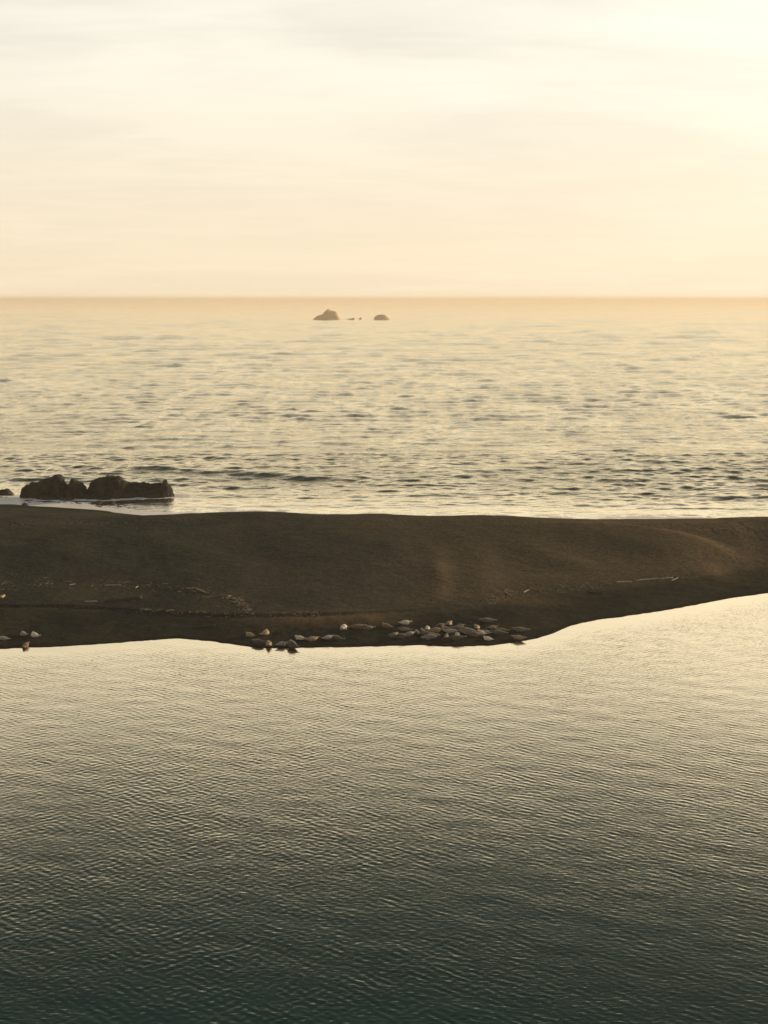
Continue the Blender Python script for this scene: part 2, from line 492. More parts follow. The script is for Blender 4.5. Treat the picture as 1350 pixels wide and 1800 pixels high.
# sea: finer rows by the beach, coarser towards the horizon
rows = list(np.arange(206, 330, 0.36))
while rows[-1] < 30000:
    rows.append(rows[-1] + max(0.36, rows[-1] ** 2 / 36.0 * 3.6e-4))
rows = np.array(rows)
ucol = np.concatenate([-np.geomspace(3.0, 0.35, 14), np.linspace(-0.33, 0.33, 520), np.geomspace(0.35, 3.0, 14)])
U, Y = np.meshgrid(ucol, rows)
X = U * Y
dxy = (np.abs(np.gradient(X, axis=1)), np.gradient(rows)[:, None] + 0 * X)
spacing = np.maximum(dxy[1], dxy[0] * 0.8)
chop = spread(56, 1.8, 6.5, R(84), 0.62, 0.125)
seaw = spread(26, 6.0, 15.0, R(92), 0.42, 0.055)
swell = spread(10, 30.0, 80.0, R(94), 0.10, 0.022)
far = spread(80, 4.0, 130.0, R(90), 0.7, 0.155) + spread(70, 2.0, 40.0, R(38), 0.35, 0.11) + spread(70, 2.0, 40.0, R(142), 0.35, 0.11)
far += spread(50, 110.0, 700.0, R(90), 0.8, 0.055)
gust = 0.75 + 0.5 * np.clip(0.5 + fbm(X / 30.0, Y / 60.0, 91, 3), 0, 1)
dsea = Y - sea_y(X.ravel()).reshape(X.shape)
shoal = 0.24 + 0.76 * sstep(dsea, 3.0, 45.0)
Z = wave_field(X, Y, chop, spacing) * gust * shoal + wave_field(X, Y, seaw, spacing) * shoal + wave_field(X, Y, swell, spacing) * shoal
Z += wave_field(X, Y, far, spacing, 1.8, 6.0, dxy) * sstep(Y, 270, 420)
# single swells standing up on the bar: (crest line in the frame, height, width)
for pts, amp, wd in (([(-60, 816), (0, 820), (150, 822), (300, 828), (450, 836), (600, 843), (680, 847)], 0.60, 3.4),
                     ([(930, 838), (1050, 842), (1200, 846), (1420, 850)], 0.35, 3.2),
                     ([(1000, 797), (1150, 797), (1300, 800), (1420, 802)], 0.30, 3.6),
                     ([(480, 778), (600, 780), (740, 786)], 0.30, 3.6),
                     ([(-50, 775), (60, 774), (120, 777)], 0.25, 3.6),
                     ([(1120, 894), (1200, 893), (1300, 894), (1420, 895)], 0.16, 1.4)):
    line = [tuple(at_z(px, py)[:2]) for px, py in pts]
    d, al = poly_dist(X, Y, line)
    d = d + 1.5 * fbm(X / 9.0, Y / 30.0, 95, 2)
    # steep towards the beach (negative side), gentle to seaward
    prof = np.where(d < 0, np.exp(-(d / (wd * 0.55)) ** 2), np.exp(-(d / (wd * 1.9)) ** 2))
    Z += amp * prof * np.sin(np.clip(al, 0, 1) * math.pi) ** 0.5 * (0.75 + 0.5 * vnoise(X / 8.0, 0 * Y, 97))

ROCKS = [  # name px-left px-right base-row  depth(m)  profile (share of width, height px)  seed
    (32, 120, 877, 5.0, [(0, 0), (.03, 12), (.10, 21), (.24, 25), (.45, 32), (.68, 38), (.78, 39), (.86, 33), (.92, 27), (.97, 15), (1, 0)], 1),
    (106, 154, 876, 3.6, [(0, 0), (.06, 12), (.25, 25), (.48, 33), (.56, 30), (.68, 29), (.84, 19), (.95, 9), (1, 0)], 2),
    (152, 240, 876, 4.6, [(0, 0), (.015, 12), (.03, 27), (.09, 29), (.2, 32), (.38, 34), (.41, 38.5), (.50, 38), (.52, 36), (.56, 39), (.63, 36), (.67, 31), (.74, 31), (.84, 20), (.95, 11), (1, 0)], 3),
    (220, 307, 874, 3.2, [(0, 0), (.03, 18), (.1, 25), (.3, 25), (.6, 23), (.72, 22.5), (.75, 28), (.82, 27.5), (.88, 19), (.96, 9), (1, 0)], 4),
    (249, 279, 875, 1.6, [(0, 0), (.1, 6), (.35, 11), (.6, 11), (.85, 7), (1, 0)], 5),
    (102, 130, 880, 1.8, [(0, 0), (.12, 8), (.4, 12), (.7, 10), (.9, 4), (1, 0)], 6),
    (167, 196, 879, 1.4, [(0, 0), (.2, 3), (.5, 5), (.85, 4), (1, 0)], 7),
    (66, 104, 879, 1.5, [(0, 0), (.15, 4), (.5, 6), (.85, 4), (1, 0)], 8),
    (150, 170, 878, 1.3, [(0, 0), (.1, 6), (.5, 8), (.9, 5), (1, 0)], 9),
    (-14, 23, 871, 2.0, [(0, 0), (.2, 7), (.5, 10), (.7, 11), (.9, 6), (1, 0)], 10),
]
foam = np.zeros_like(X)
px_of = 675 + X / Y * FPX
lr = sstep(px_of, 640, 360) + 0.9 * sstep(px_of, 1000, 1200)
foam = np.maximum(foam, (0.54 + 0.26 * lr) * sstep(dsea, 13.0 + 6.0 * vnoise(X / 6.0, Y / 9.0, 98), 1.0))
foam = np.maximum(foam, lr * 0.52 * sstep(dsea, 24 + 8 * vnoise(X / 7.0, 0 * Y, 99), 4))
for (a, b, base, dep, prof, sd) in ROCKS:
    p, q = at_z(a, base), at_z(b, base)
    d, al = poly_dist(X, Y, [(p.x, p.y + dep * 0.3), (q.x, q.y + dep * 0.3)])
    foam = np.maximum(foam, 0.70 * np.exp(-(np.maximum(np.abs(d) - dep * 0.5, 0) / 2.2) ** 2))
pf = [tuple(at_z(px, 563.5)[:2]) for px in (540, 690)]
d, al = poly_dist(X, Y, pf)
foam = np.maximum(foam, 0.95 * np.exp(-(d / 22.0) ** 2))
calm = 0.30 + 0.70 * sstep(dsea, 2.0, 50.0)
mat = water_mat('sea_water', ((0.018, 0.046, 0.044, 1), (0.022, 0.054, 0.050, 1)), (1.0, 0.915, 0.73, 1), 2.6, 1.8, 0.10,
                dict(gust=0.03, gmin=0.75, gmax=1.35, gdet=9.0, grough=0.9, g0=0.42, g1=0.66, gy=0.4, layers=[(0.65, 1.0, R(14), 0.6, 4.0, 0.22), (0.7, 1.0, R(-18), 1.7, 3.0, 0.10)]), foam=True)
ocean = link('ocean', mesh_grid('ocean', X, Y, Z, dict(calm=calm, foam=foam)), mat)
ocean['kind'] = 'structure'


# ------------------------------------------------------------------ rocks
def rock_mat(name, dark, mid, low):
    mat, g = new_mat(name)
    tc = g.n('ShaderNodeTexCoord').outputs['Object']
    a = g.noise(tc, 0.8, 6.0, 0.65)
    b = g.noise(tc, 4.0, 5.0, 0.6)
    c = g.mix(g.ss(a, 0.35, 0.7), dark, mid)
    z = g.n('ShaderNodeSeparateXYZ', {0: tc}).outputs[2]
    c = g.mix(g.m('MULTIPLY', g.ss(z, 1.1, 0.2), g.ss(b, 0.35, 0.65)), c, low)
    cr = g.n('ShaderNodeTexVoronoi', {'Vector': g.scaled(tc, 1, 1, 1.4), 'Scale': 1.6}, feature='DISTANCE_TO_EDGE').outputs[0]
    h = g.m('ADD', g.m('MULTIPLY', g.noise(tc, 1.6, 8.0, 0.70), 1.3), g.m('MULTIPLY', g.ss(cr, 0.0, 0.08), 0.10))
    bmp = g.n('ShaderNodeBump', {'Strength': 0.9, 'Distance': 0.6, 'Height': h})
    rg = g.ss(z, 0.9, 0.1, 0.85, 0.45)
    pb = g.n('ShaderNodeBsdfPrincipled', {'Base Color': c, 'Roughness': rg, 'Normal': bmp.outputs[0], 'Specular IOR Level': 0.35})
    g.n('ShaderNodeOutputMaterial', {0: pb})
    return mat


M_ROCK = rock_mat('wet_basalt', (0.011, 0.011, 0.009, 1), (0.036, 0.035, 0.026, 1), (0.045, 0.029, 0.018, 1))
M_STACK = rock_mat('sea_stack_stone', (0.56, 0.39, 0.22, 1), (0.66, 0.47, 0.28, 1), (0.52, 0.36, 0.20, 1))  # paler than bare rock: part of the haze is put into the colour


def noise3(P, seed):
    """fbm on three planes, good enough for displacing stone"""
    return (fbm(P[:, 0], P[:, 1] + P[:, 2] * 0.7, seed, 4, 0.55) + fbm(P[:, 1] + 5, P[:, 2] - P[:, 0] * 0.4, seed + 7, 4, 0.55)
            + fbm(P[:, 2] + 9, P[:, 0] + P[:, 1] * 0.5, seed + 13, 4, 0.55)) / 1.7


def make_rock(name, a, b, base, depth, prof, seed, mat, nx=110, nf=44, rough=0.30, z0=0.0, sink=0.6):
    p, q = at_z(a, base, z0), at_z(b, base, z0)
    W = q.x - p.x
    scale = W / (b - a)
    u = np.linspace(0, 1, nx)
    us = [t for t, _ in prof]; hs = [h * scale for _, h in prof]
    top = np.interp(u, us, hs)
    k = np.array([0.2, 0.6, 0.2])
    top = np.convolve(np.pad(top, 1, mode='edge'), k, 'valid')
    H = max(hs)
    st = np.random.default_rng(seed)
    top = top * (1 + 0.10 * (np.repeat(st.random(nx // 9 + 2), 9)[:nx] - 0.6) * (top > 0.25 * H))
    dep = depth * 0.5 * (np.clip(4 * u * (1 - u), 0, 1) ** 0.42) * (0.75 + 0.35 * top / H)
    f = np.linspace(0, math.pi, nf)
    Xr = np.repeat((u * W - W / 2)[:, None], nf, 1)
    cc, s_ = np.cos(f), np.sin(f)
    Yr = -dep[:, None] * (np.sign(cc) * np.abs(cc) ** 0.8)[None, :]
    Zr = (top[:, None] + sink) * (s_ ** 0.62)[None, :] - sink
    P = np.stack([Xr, Yr, Zr], -1).reshape(-1, 3)
    amp = rough * min(H, 4.0 * max(1, H / 6)) * 1.0
    sc = 1.0 / max(1.1, H * 0.38)
    N = np.stack([np.zeros_like(Xr), np.sign(-cc)[None, :] * np.abs(cc)[None, :] + 0 * Xr, s_[None, :] + 0 * Xr], -1).reshape(-1, 3)
    n = noise3(P * sc, seed * 31) + 0.30 * (0.35 - 2 * np.abs(noise3(P * sc * 1.6 + 50, seed * 41)))
    # chunky: quantise part of the displacement so that faces break in planes
    n = 0.35 * n + 0.65 * np.round(n * 3.0) / 3.0
    P = P + N * (amp * n)[:, None] * np.array([1, 1, 0.45])
    P[:, 0] += amp * 0.6 * noise3(P * sc * 1.3 + 20, seed * 17 + 3)
    me = mesh_grid(name, P[:, 0].reshape(nx, nf), P[:, 1].reshape(nx, nf), P[:, 2].reshape(nx, nf), smooth=False)
    o = link(name, me, mat)
    o.location = ((p.x + q.x) / 2, (p.y + q.y) / 2 + depth * 0.42, z0)
    return o


ROCK_LABELS = [
    'largest dark rock at the left of the surf outcrop, sloping up to a peak',
    'pointed dark rock wedged between the sloping rock and the blocky rock',
    'blocky dark rock with a stepped top in the middle of the surf outcrop',
    'long flat-topped dark rock with an upright knob at its right end',
    'small reddish-brown rock in the foam before the flat-topped rock',
    'rounded dark boulder in the foam before the pointed rock',
    'low flat slab awash in foam before the blocky rock',
    'low dark ledge awash at the foot of the large sloping rock',
    'small dark rock at the lower left corner of the blocky rock',
    'dark rock in the water cut off by the left edge of the picture',
]
for (a, b, base, dep, prof, sd), lb in zip(ROCKS, ROCK_LABELS):
    small = (b - a) < 45
    o = make_rock('surf_rock', a, b, base, dep, prof, sd, M_ROCK, nx=60 if small else 120, nf=30 if small else 48)
    tag(o, lb, 'rock', 'dark rocks in the surf')
pb_ = on_beach(43, 888.5)
o = make_rock('beach_boulder', 36.5, 49.5, 889.5, 1.0, [(0, 0), (.15, 3.5), (.45, 5.5), (.8, 4), (1, 0)], 14, M_ROCK, nx=40, nf=24,
              z0=max(0.0, pb_.z) - 0.05, sink=0.25)
tag(o, 'small dark boulder at the wet sand edge below the surf rocks', 'boulder')

STACKS = [
    (549, 598, 562, 26, [(0, 0), (.06, 2.2), (.16, 6.5), (.28, 8), (.36, 10), (.45, 15), (.53, 17.3), (.6, 17.8), (.64, 16.6), (.69, 16.8), (.78, 15.5),
                         (.88, 12), (.95, 6), (1, 0)], 21, 'tall hazy sea stack with a domed summit and low left shoulder, far offshore'),
    (656, 686, 562.3, 20, [(0, 0), (.07, 4), (.2, 8.4), (.45, 9.2), (.7, 8.2), (.85, 5), (.95, 2), (1, 0)], 22,
     'lower rounded hazy sea stack to the right of the tall one'),
    (608, 625, 562.3, 10, [(0, 0), (.1, 1.5), (.5, 2.6), (.85, 3.4), (1, 0)], 23, 'low flat hazy reef rock next to the tall sea stack'),
    (629.5, 638, 562, 7, [(0, 0), (.15, 2.2), (.5, 4.2), (.75, 2.4), (1, 0)], 24, 'tiny pointed hazy reef rock between the low reef and the rounded stack'),
]
for a, b, base, dep, prof, sd, lb in STACKS:
    o = make_rock('sea_stack' if dep > 15 else 'reef_rock', a, b, base, dep, prof, sd, M_STACK, nx=90, nf=40, rough=0.10, sink=2.0)
    tag(o, lb, 'sea stack' if dep > 15 else 'rock', 'hazy sea stacks near the horizon')


# ------------------------------------------------------------------ seals
def coat(name, base, spot, pale, amt):
    mat, g = new_mat(name)
    tc = g.n('ShaderNodeTexCoord').outputs['Object']
    rnd = g.n('ShaderNodeObjectInfo').outputs['Random']
    v = g.n('ShaderNodeVectorMath', {0: tc, 1: g.n('ShaderNodeCombineXYZ', {0: g.m('MULTIPLY', rnd, 40.0)})}, operation='ADD').outputs[0]
    sp = g.ss(g.noise(v, 13.0, 3.0, 0.6), 0.52, 0.64)
    c = g.mix(g.ss(g.noise(v, 2.2, 3.0, 0.5), 0.35, 0.65), base, pale)
    c = g.mix(g.m('MULTIPLY', sp, amt), c, spot)
    hsv = g.n('ShaderNodeHueSaturation', {'Value': g.m('ADD', 0.85, g.m('MULTIPLY', rnd, 0.3)), 'Color': c})
    b = g.n('ShaderNodeBump', {'Strength': 0.3, 'Distance': 0.02, 'Height': g.noise(v, 60.0, 3.0, 0.6)})
    pb = g.n('ShaderNodeBsdfPrincipled', {'Base Color': hsv.outputs[0], 'Roughness': 0.62, 'Specular IOR Level': 0.35, 'Normal': b.outputs[0],
                                          'Sheen Weight': 0.25, 'Sheen Roughness': 0.4, 'Sheen Tint': (1.0, 0.9, 0.75, 1)})
    g.n('ShaderNodeOutputMaterial', {0: pb})
    return mat


COATS = dict(
    cream=coat('cream_coat', (0.527, 0.459, 0.340, 1), (0.340, 0.272, 0.178, 1), (0.629, 0.570, 0.451, 1), 0.35),
    pale=coat('pale_grey_coat', (0.248, 0.229, 0.192, 1), (0.124, 0.112, 0.093, 1), (0.310, 0.285, 0.236, 1), 0.5),
    tan=coat('tan_coat', (0.248, 0.167, 0.087, 1), (0.124, 0.081, 0.043, 1), (0.322, 0.236, 0.143, 1), 0.4),
    brown=coat('brown_coat', (0.120, 0.075, 0.041, 1), (0.060, 0.038, 0.022, 1), (0.180, 0.120, 0.068, 1), 0.4),
    grey=coat('grey_coat', (0.122, 0.112, 0.094, 1), (0.050, 0.047, 0.040, 1), (0.180, 0.166, 0.137, 1), 0.55),
    dark=coat('dark_coat', (0.050, 0.043, 0.034, 1), (0.025, 0.022, 0.018, 1), (0.085, 0.072, 0.055, 1), 0.4),
)
m_eye, g = new_mat('seal_eye')
g.n('ShaderNodeOutputMaterial', {0: g.n('ShaderNodeBsdfPrincipled', {'Base Color': (0.012, 0.010, 0.008, 1), 'Roughness': 0.15})})

RAD_S = [0.0, .025, .06, .10, .145, .20, .28, .38, .50, .62, .74, .84, .92, .97, 1.0]
RAD_V = [.046, .084, .112, .136, .138, .142, .190, .240, .258, .245, .205, .150, .098, .066, .036]


def seal_mesh(name, L, fat, bend, curl, head, tail, roll):
    """one continuous body: spindle trunk, neck, head with muzzle, fore flippers and splayed hind flippers, voxel-remeshed into one skin.
    bend: lateral curve of the spine; curl: banana lift of both ends; head / tail: lift of either end (radians)"""
    ns, nr = 34, 16
    s = np.linspace(0, 1, ns)
    r = np.interp(s, RAD_S, RAD_V) * L / 1.6 * fat
    thin = np.interp(s, [0, .12, .2, .3], [1 / fat] * 3 + [1.0])
    r = r * thin
    # spine: nose at +x
    yaw = bend * (s - 0.5) * 1.0
    pit = np.interp(s, [0, .10, .24, .38, .6, .8, 1.0], [head * .35 + curl, head + curl, head * .8 + curl * .8, curl * .25, 0, -tail * .6 - curl * .6, -tail - curl])
    ds = L / (ns - 1)
    dx, dy, dzv = -np.cos(yaw) * np.cos(pit), -np.sin(yaw) * np.cos(pit), -np.sin(pit)
    P = np.stack([np.cumsum(dx), np.cumsum(dy), np.cumsum(dzv)], -1) * ds
    mid = ns // 2
    P -= P[mid]
    rb = r * 0.86
    bm = bmesh.new()
    rings = []
    for i in range(ns):
        t = P[min(i + 1, ns - 1)] - P[max(i - 1, 0)]
        t /= np.linalg.norm(t)
        side = np.cross(t, (0, 0, 1.0)); side /= np.linalg.norm(side)
        up = np.cross(side, t)
        ring = []
        for j in range(nr):
            a = 2 * math.pi * j / nr + roll
            cz = math.sin(a)
            rr = r[i] * (1.0 + 0.06 * math.cos(2 * a))
            pt = P[i] + side * (math.cos(a) * rr) + up * (cz * rr * (0.86 if cz > 0 else 0.80))
            ring.append(bm.verts.new(pt))
        rings.append(ring)
    for i in range(ns - 1):
        for j in range(nr):
            bm.faces.new((rings[i][j], rings[i][(j + 1) % nr], rings[i + 1][(j + 1) % nr], rings[i + 1][j]))
    bm.faces.new(rings[0][::-1]); bm.faces.new(rings[-1])

    def blob(c, axis, l, w, th, up=Vector((0, 0, 1))):
        ax = Vector(axis).normalized()
        sd = ax.cross(up)
        sd = sd.normalized() if sd.length > 1e-4 else Vector((0, 1, 0))
        u2 = sd.cross(ax)
        m = Matrix((ax * l, sd * w, u2 * th)).transposed().to_4x4()
        m.translation = Vector(c) + ax * l * 0.72
        bmesh.ops.create_icosphere(bm, subdivisions=2, radius=1.0, matrix=m)
    k = L / 1.6
    i0 = int(ns * .33)
    fx = Vector(P[i0 - 1] - P[i0 + 1]).normalized()
    sd = fx.cross(Vector((0, 0, 1))).normalized()
    for sgn in (-1, 1):
        c = Vector(P[i0]) + sd * sgn * r[i0] * 0.72 + Vector((0, 0, -r[i0] * 0.35))
        blob(c, sd * sgn * 0.75 - fx * 0.75 + Vector((0, 0, -0.25)), 0.17 * k, 0.075 * k, 0.028 * k)
    e = Vector(P[-1]); ed = Vector(P[-1] - P[-4]).normalized()
    sd = ed.cross(Vector((0, 0, 1))).normalized()
    for sgn in (-1, 1):
        blob(e - ed * 0.06 * k, ed + sd * sgn * 0.38, 0.17 * k, 0.085 * k, 0.028 * k)
    # brow and muzzle
    hd = Vector(P[0] - P[3]).normalized(); hs_ = hd.cross(Vector((0, 0, 1))).normalized(); hu = hs_.cross(hd)
    for sgn in (-1, 1):
        blob(Vector(P[0]) + hs_ * sgn * 0.026 * k - hd * 0.03 * k - hu * 0.008 * k, hd, 0.045 * k, 0.036 * k, 0.032 * k)
    me = bpy.data.meshes.new(name)
    bm.to_mesh(me); bm.free()
    tmp = bpy.data.objects.new('tmp', me)
    COL.objects.link(tmp)
    md = tmp.modifiers.new('r', 'REMESH'); md.mode = 'VOXEL'; md.voxel_size = 0.026
    sm = tmp.modifiers.new('s', 'SMOOTH'); sm.factor = 0.5; sm.iterations = 2
    dg = bpy.context.evaluated_depsgraph_get()
    out = bpy.data.meshes.new_from_object(tmp.evaluated_get(dg), depsgraph=dg)
    bpy.data.objects.remove(tmp); bpy.data.meshes.remove(me)
    out.name = name
    n = len(out.polygons)
    out.polygons.foreach_set('use_smooth', np.ones(n, dtype=bool))
    cen = np.empty(n * 3); out.polygons.foreach_get('center', cen); cen = cen.reshape(-1, 3)
    idx = np.zeros(n, dtype=np.int32)
    hc = Vector(P[3]); rh = r[3]
    for sgn in (-1, 1):
        pt = np.array(Vector(P[2]) + hs_ * sgn * rh * 0.62 + hu * rh * 0.45)
        idx[np.linalg.norm(cen - pt, axis=1) < 0.028 * k] = 1
    pt = np.array(Vector(P[0]) + hd * 0.035 * k + hu * 0.015 * k)
    idx[np.linalg.norm(cen - pt, axis=1) < 0.026 * k] = 1
    out.polygons.foreach_set('material_index', idx)
    co = np.empty(len(out.vertices) * 3); out.vertices.foreach_get('co', co)
    co = co.reshape(-1, 3)
    # flatten the belly where it lies on the sand
    zmin = np.percentile(co[:, 2], 4)
    co[:, 2] -= zmin
    out.vertices.foreach_set('co', co.astype(np.float32).ravel())
    out.update()
    return out


# px, py = middle of the body in the frame; heading in degrees (0 head to the right, 90 head away from the viewer, 180 left, 270 towards the viewer)
SEALS = [
    # px, py, coat, heading, length, fat, bend, curl, head, tail, label
    (6, 1121, 'pale', 160, 1.25, 1.0, .4, .10, .3, .2, 'pale seal cut by the left edge of the picture, nearest the water bay'),
    (41.5, 1113.5, 'pale', 120, 1.35, 1.0, .9, .20, .2, .3, 'grey arched seal left of the bright cream one near the left edge'),
    (60.7, 1115.7, 'cream', 125, 1.45, 1.05, 1.0, .25, .1, .35, 'bright cream arched seal, rightmost of the small group near the left edge'),
    (45, 1134, 'brown', 265, 1.35, 1.0, .2, .08, .5, .1, 'dark brown seal at the waterline below the group near the left edge'),
    (439, 1115, 'tan', 130, 1.35, 1.05, .5, .12, .1, .2, 'tan-brown seal, the leftmost of the long seal colony'),
    (467, 1112, 'tan', 75, 1.5, 1.05, 1.3, .12, .35, .2, 'tan seal with a glowing rim, its hind end trailing to the left'),
    (452.7, 1127, 'dark', 150, 1.45, 1.0, .8, .12, .1, .25, 'dark arched seal with pale back edge at the water, below the leftmost tan one'),
    (472.7, 1131, 'tan', 275, 1.35, 1.05, .3, .15, .55, .1, 'tan seal facing the viewer at the waterline with its reflection below'),
    (495, 1130.7, 'pale', 35, 1.25, 1.0, .3, .10, .15, .2, 'pale grey seal lying aslant at the water, left of the big dark one'),
    (513, 1133, 'dark', 115, 1.75, 1.15, 1.1, .15, .1, .2, 'large dark seal with a lit right flank at the waterline'),
    (526.7, 1120.7, 'cream', 140, 1.30, 1.1, .5, .16, .2, .2, 'pale tan seal lying alone just above the large dark waterline seal'),
    (548, 1122.7, 'tan', 200, 1.40, 1.05, .8, .12, .2, .45, 'tan seal with hind flippers stuck out to the right'),
    (577, 1120, 'pale', 40, 1.35, 1.05, .3, .12, .15, .2, 'whitish seal lying aslant beside a dark seal left of the cream one'),
    (592, 1121, 'dark', 135, 1.50, 1.0, .9, .12, .1, .3, 'dark seal with a pale right edge just right of the whitish aslant seal'),
    (604.4, 1102.7, 'cream', 262, 1.45, 1.15, .2, .15, .5, .1, 'brightest cream seal facing the viewer, at the upper left of the colony'),
    (629, 1101, 'brown', 8, 1.75, .9, .2, .06, .10, .2, 'long brown seal stretched sideways, right of the brightest cream seal'),
    (648.7, 1102.5, 'grey', 30, 1.25, 1.0, .5, .10, .25, .2, 'short grey seal touching the right end of the long brown one'),
    (679, 1099.5, 'brown', 130, 1.45, 1.05, .5, .10, .45, .3, 'brown seal with a pale ridge, alone between the two upper cream seals'),
    (712.7, 1093.5, 'cream', 15, 1.30, 1.15, .5, .18, .3, .2, 'bright cream plump seal lying highest up the sand in mid colony'),
    (711, 1105.5, 'grey', 175, 1.30, .95, .3, .10, .15, .2, 'grey-tan seal lying sideways straight below the bright plump cream one'),
    (692, 1114, 'grey', 215, 1.15, 1.0, .7, .12, .3, .2, 'short grey curled seal at the left end of a long dark one'),
    (704.7, 1118.5, 'dark', 3, 1.75, .95, .2, .04, .08, .1, 'long dark seal lying sideways between a curled grey and a pale aslant one'),
    (720.7, 1112.5, 'pale', 38, 1.30, .95, .3, .10, .2, .2, 'pale seal lying aslant with its raised end to the right, by a long dark seal'),
    (732.8, 1110, 'brown', 100, 1.15, 1.0, .4, .14, .3, .2, 'small brown seal just right of the pale aslant one in mid colony'),
    (742.8, 1108.5, 'grey', 110, 1.25, 1.0, 1.1, .20, .2, .3, 'curled grey seal with pale arched back left of a cream head'),
    (751.7, 1103.5, 'cream', 268, 1.20, 1.05, .2, .20, .5, .1, 'small cream seal facing the viewer behind the curled grey one'),
    (748, 1113, 'dark', 185, 1.35, .95, .2, .05, .1, .1, 'dark grey seal lying sideways in front of the curled grey one'),
    (765.5, 1107.5, 'tan', 5, 1.55, 1.1, .4, .14, .35, .2, 'orange-tan stout seal with its head to the right in mid colony'),
    (759, 1114.5, 'grey', 2, 1.25, .95, .2, .05, .1, .1, 'grey seal lying sideways directly behind the long grey front seal'),
    (755.5, 1119.5, 'grey', 190, 1.70, .95, .2, .06, .1, .2, 'long grey seal lying sideways at the front of mid colony'),
    (774, 1098.5, 'dark', 30, 1.30, 1.0, .4, .08, .15, .2, 'dark brown seal to the left of the glowing orange one at the back'),
    (789.4, 1095, 'tan', 75, 1.30, 1.05, 1.0, .18, .4, .3, 'glowing orange-tan seal at the back of the crowded right half'),
    (782, 1101.7, 'tan', 145, 1.10, .9, .6, .14, .2, .3, 'slim tan curved seal below the dark brown one at the back'),
    (809, 1098.5, 'brown', 25, 1.10, 1.0, .4, .10, .3, .2, 'brownish small seal behind a long grey one, right of the glowing orange'),
    (805.5, 1103.5, 'grey', 178, 1.55, .95, .2, .06, .12, .15, 'long grey seal lying sideways below the small brownish one'),
    (792, 1109, 'pale', 170, 1.45, 1.05, .3, .10, .2, .2, 'pale grey seal on its side left of the round white-faced one'),
    (784.5, 1117, 'brown', 80, 1.15, .95, .5, .16, .3, .3, 'small brown seal with a pale tip before the pale grey one'),
    (804, 1114, 'cream', 270, 1.10, 1.1, .1, .14, .65, .1, 'round white seal facing the viewer above a long dark one'),
    (802, 1121, 'dark', 182, 1.70, .95, .2, .05, .08, .15, 'long dark seal lying sideways at the front, beneath the round white one'),
    (821.6, 1110.5, 'grey', 172, 1.80, 1.15, .3, .08, .15, .2, 'largest grey seal lying sideways right of the round white one'),
    (834, 1115.5, 'brown', 350, 1.60, 1.1, .4, .08, .15, .25, 'big brown seal in front of the largest grey one'),
    (838.6, 1101.5, 'tan', 100, 1.30, 1.0, 1.2, .20, .25, .35, 'orange-brown curled seal standing out behind the largest grey one'),
    (845.5, 1111.5, 'cream', 120, 1.30, 1.1, .6, .14, .2, .2, 'cream seal at the right end of the largest grey one'),
    (855.6, 1109.5, 'pale', 140, 1.10, 1.0, .4, .12, .2, .2, 'small pale seal between a cream seal and a long dark one'),
    (856.8, 1121.6, 'cream', 135, 1.15, 1.15, .5, .18, .2, .2, 'white seal alone at the front near the right end of the colony'),
    (865.6, 1101.5, 'tan', 20, 1.15, 1.05, .4, .16, .4, .2, 'bright tan seal next to a slender brown one near the right end'),
    (880.8, 1106.5, 'brown', 155, 1.45, .9, .5, .08, .15, .25, 'slender brown seal sloping down right of the bright tan one'),
    (875.7, 1112, 'dark', 160, 1.60, 1.05, .7, .08, .1, .2, 'dark grey seal with a pale back line before the slender brown one'),
    (856, 1090, 'grey', 170, 1.60, 1.0, .4, .08, .15, .25, 'grey seal lying farthest back, apart above the right half of the colony'),
    (913.5, 1106.5, 'grey', 168, 1.65, 1.0, .5, .10, .12, .25, 'lone grey seal with a lit back, the rightmost of the colony'),
    (910, 1120, 'tan', 155, 1.40, 1.05, .6, .10, .2, .4, 'tan-grey seal at the water by the point where the shore turns'),
]
for i, (px, py, ct, hd, L, fat, bend, curl, head, tail, lb) in enumerate(SEALS):
    random.seed(100 + i)
    me = seal_mesh('seal', L * 1.14, fat * 1.16, bend * random.choice((1, 1, -1)) if hd % 180 > 60 and hd % 180 < 120 else bend, curl * 0.7, head * 0.75, tail * 0.35, random.uniform(-.3, .3))
    me.materials.append(COATS[ct]); me.materials.append(m_eye)
    p = on_beach(px, py + 3.2)
    o = link('seal', me)
    o.location = (p.x, p.y, p.z - 0.035)
    e = 0.5
    nx_, ny_ = h1(p.x + e, p.y) - h1(p.x - e, p.y), h1(p.x, p.y + e) - h1(p.x, p.y - e)
    nrm = Vector((-nx_, -ny_, 2 * e)).normalized()
    q = Vector((0, 0, 1)).rotation_difference(nrm)
    o.rotation_mode = 'QUATERNION'
    o.rotation_quaternion = q @ Matrix.Rotation(R(hd), 4, 'Z').to_quaternion()
    tag(o, lb, 'seal', 'harbour seals hauled out on the river bank')

# ------------------------------------------------------------------ sea bird
bm = bmesh.new()
pr = [(-.34, .07, .012), (-.28, .075, .05), (-.15, .07, .10), (0, .065, .125), (.14, .07, .10), (.20, .13, .055), (.22, .22, .038), (.235, .31, .033),
      (.26, .36, .045), (.30, .365, .040), (.34, .355, .016), (.40, .35, .006)]
rings = []
for k, (x_, z_, r_) in enumerate(pr):
    rings.append([bm.verts.new((x_ + (0 if k < 5 or k > 7 else r_ * math.sin(a) * .9), r_ * math.cos(a), z_ + (r_ * math.sin(a) * (.8 if k < 5 or k > 7 else .35))))
                  for a in np.linspace(0, 2 * math.pi, 12, endpoint=False)])
for a_, b_ in zip(rings, rings[1:]):
    for j in range(12):
        bm.faces.new((a_[j], a_[(j + 1) % 12], b_[(j + 1) % 12], b_[j]))
bm.faces.new(rings[0][::-1]); bm.faces.new(rings[-1])
me = bpy.data.meshes.new('sea_bird'); bm.to_mesh(me); bm.free()
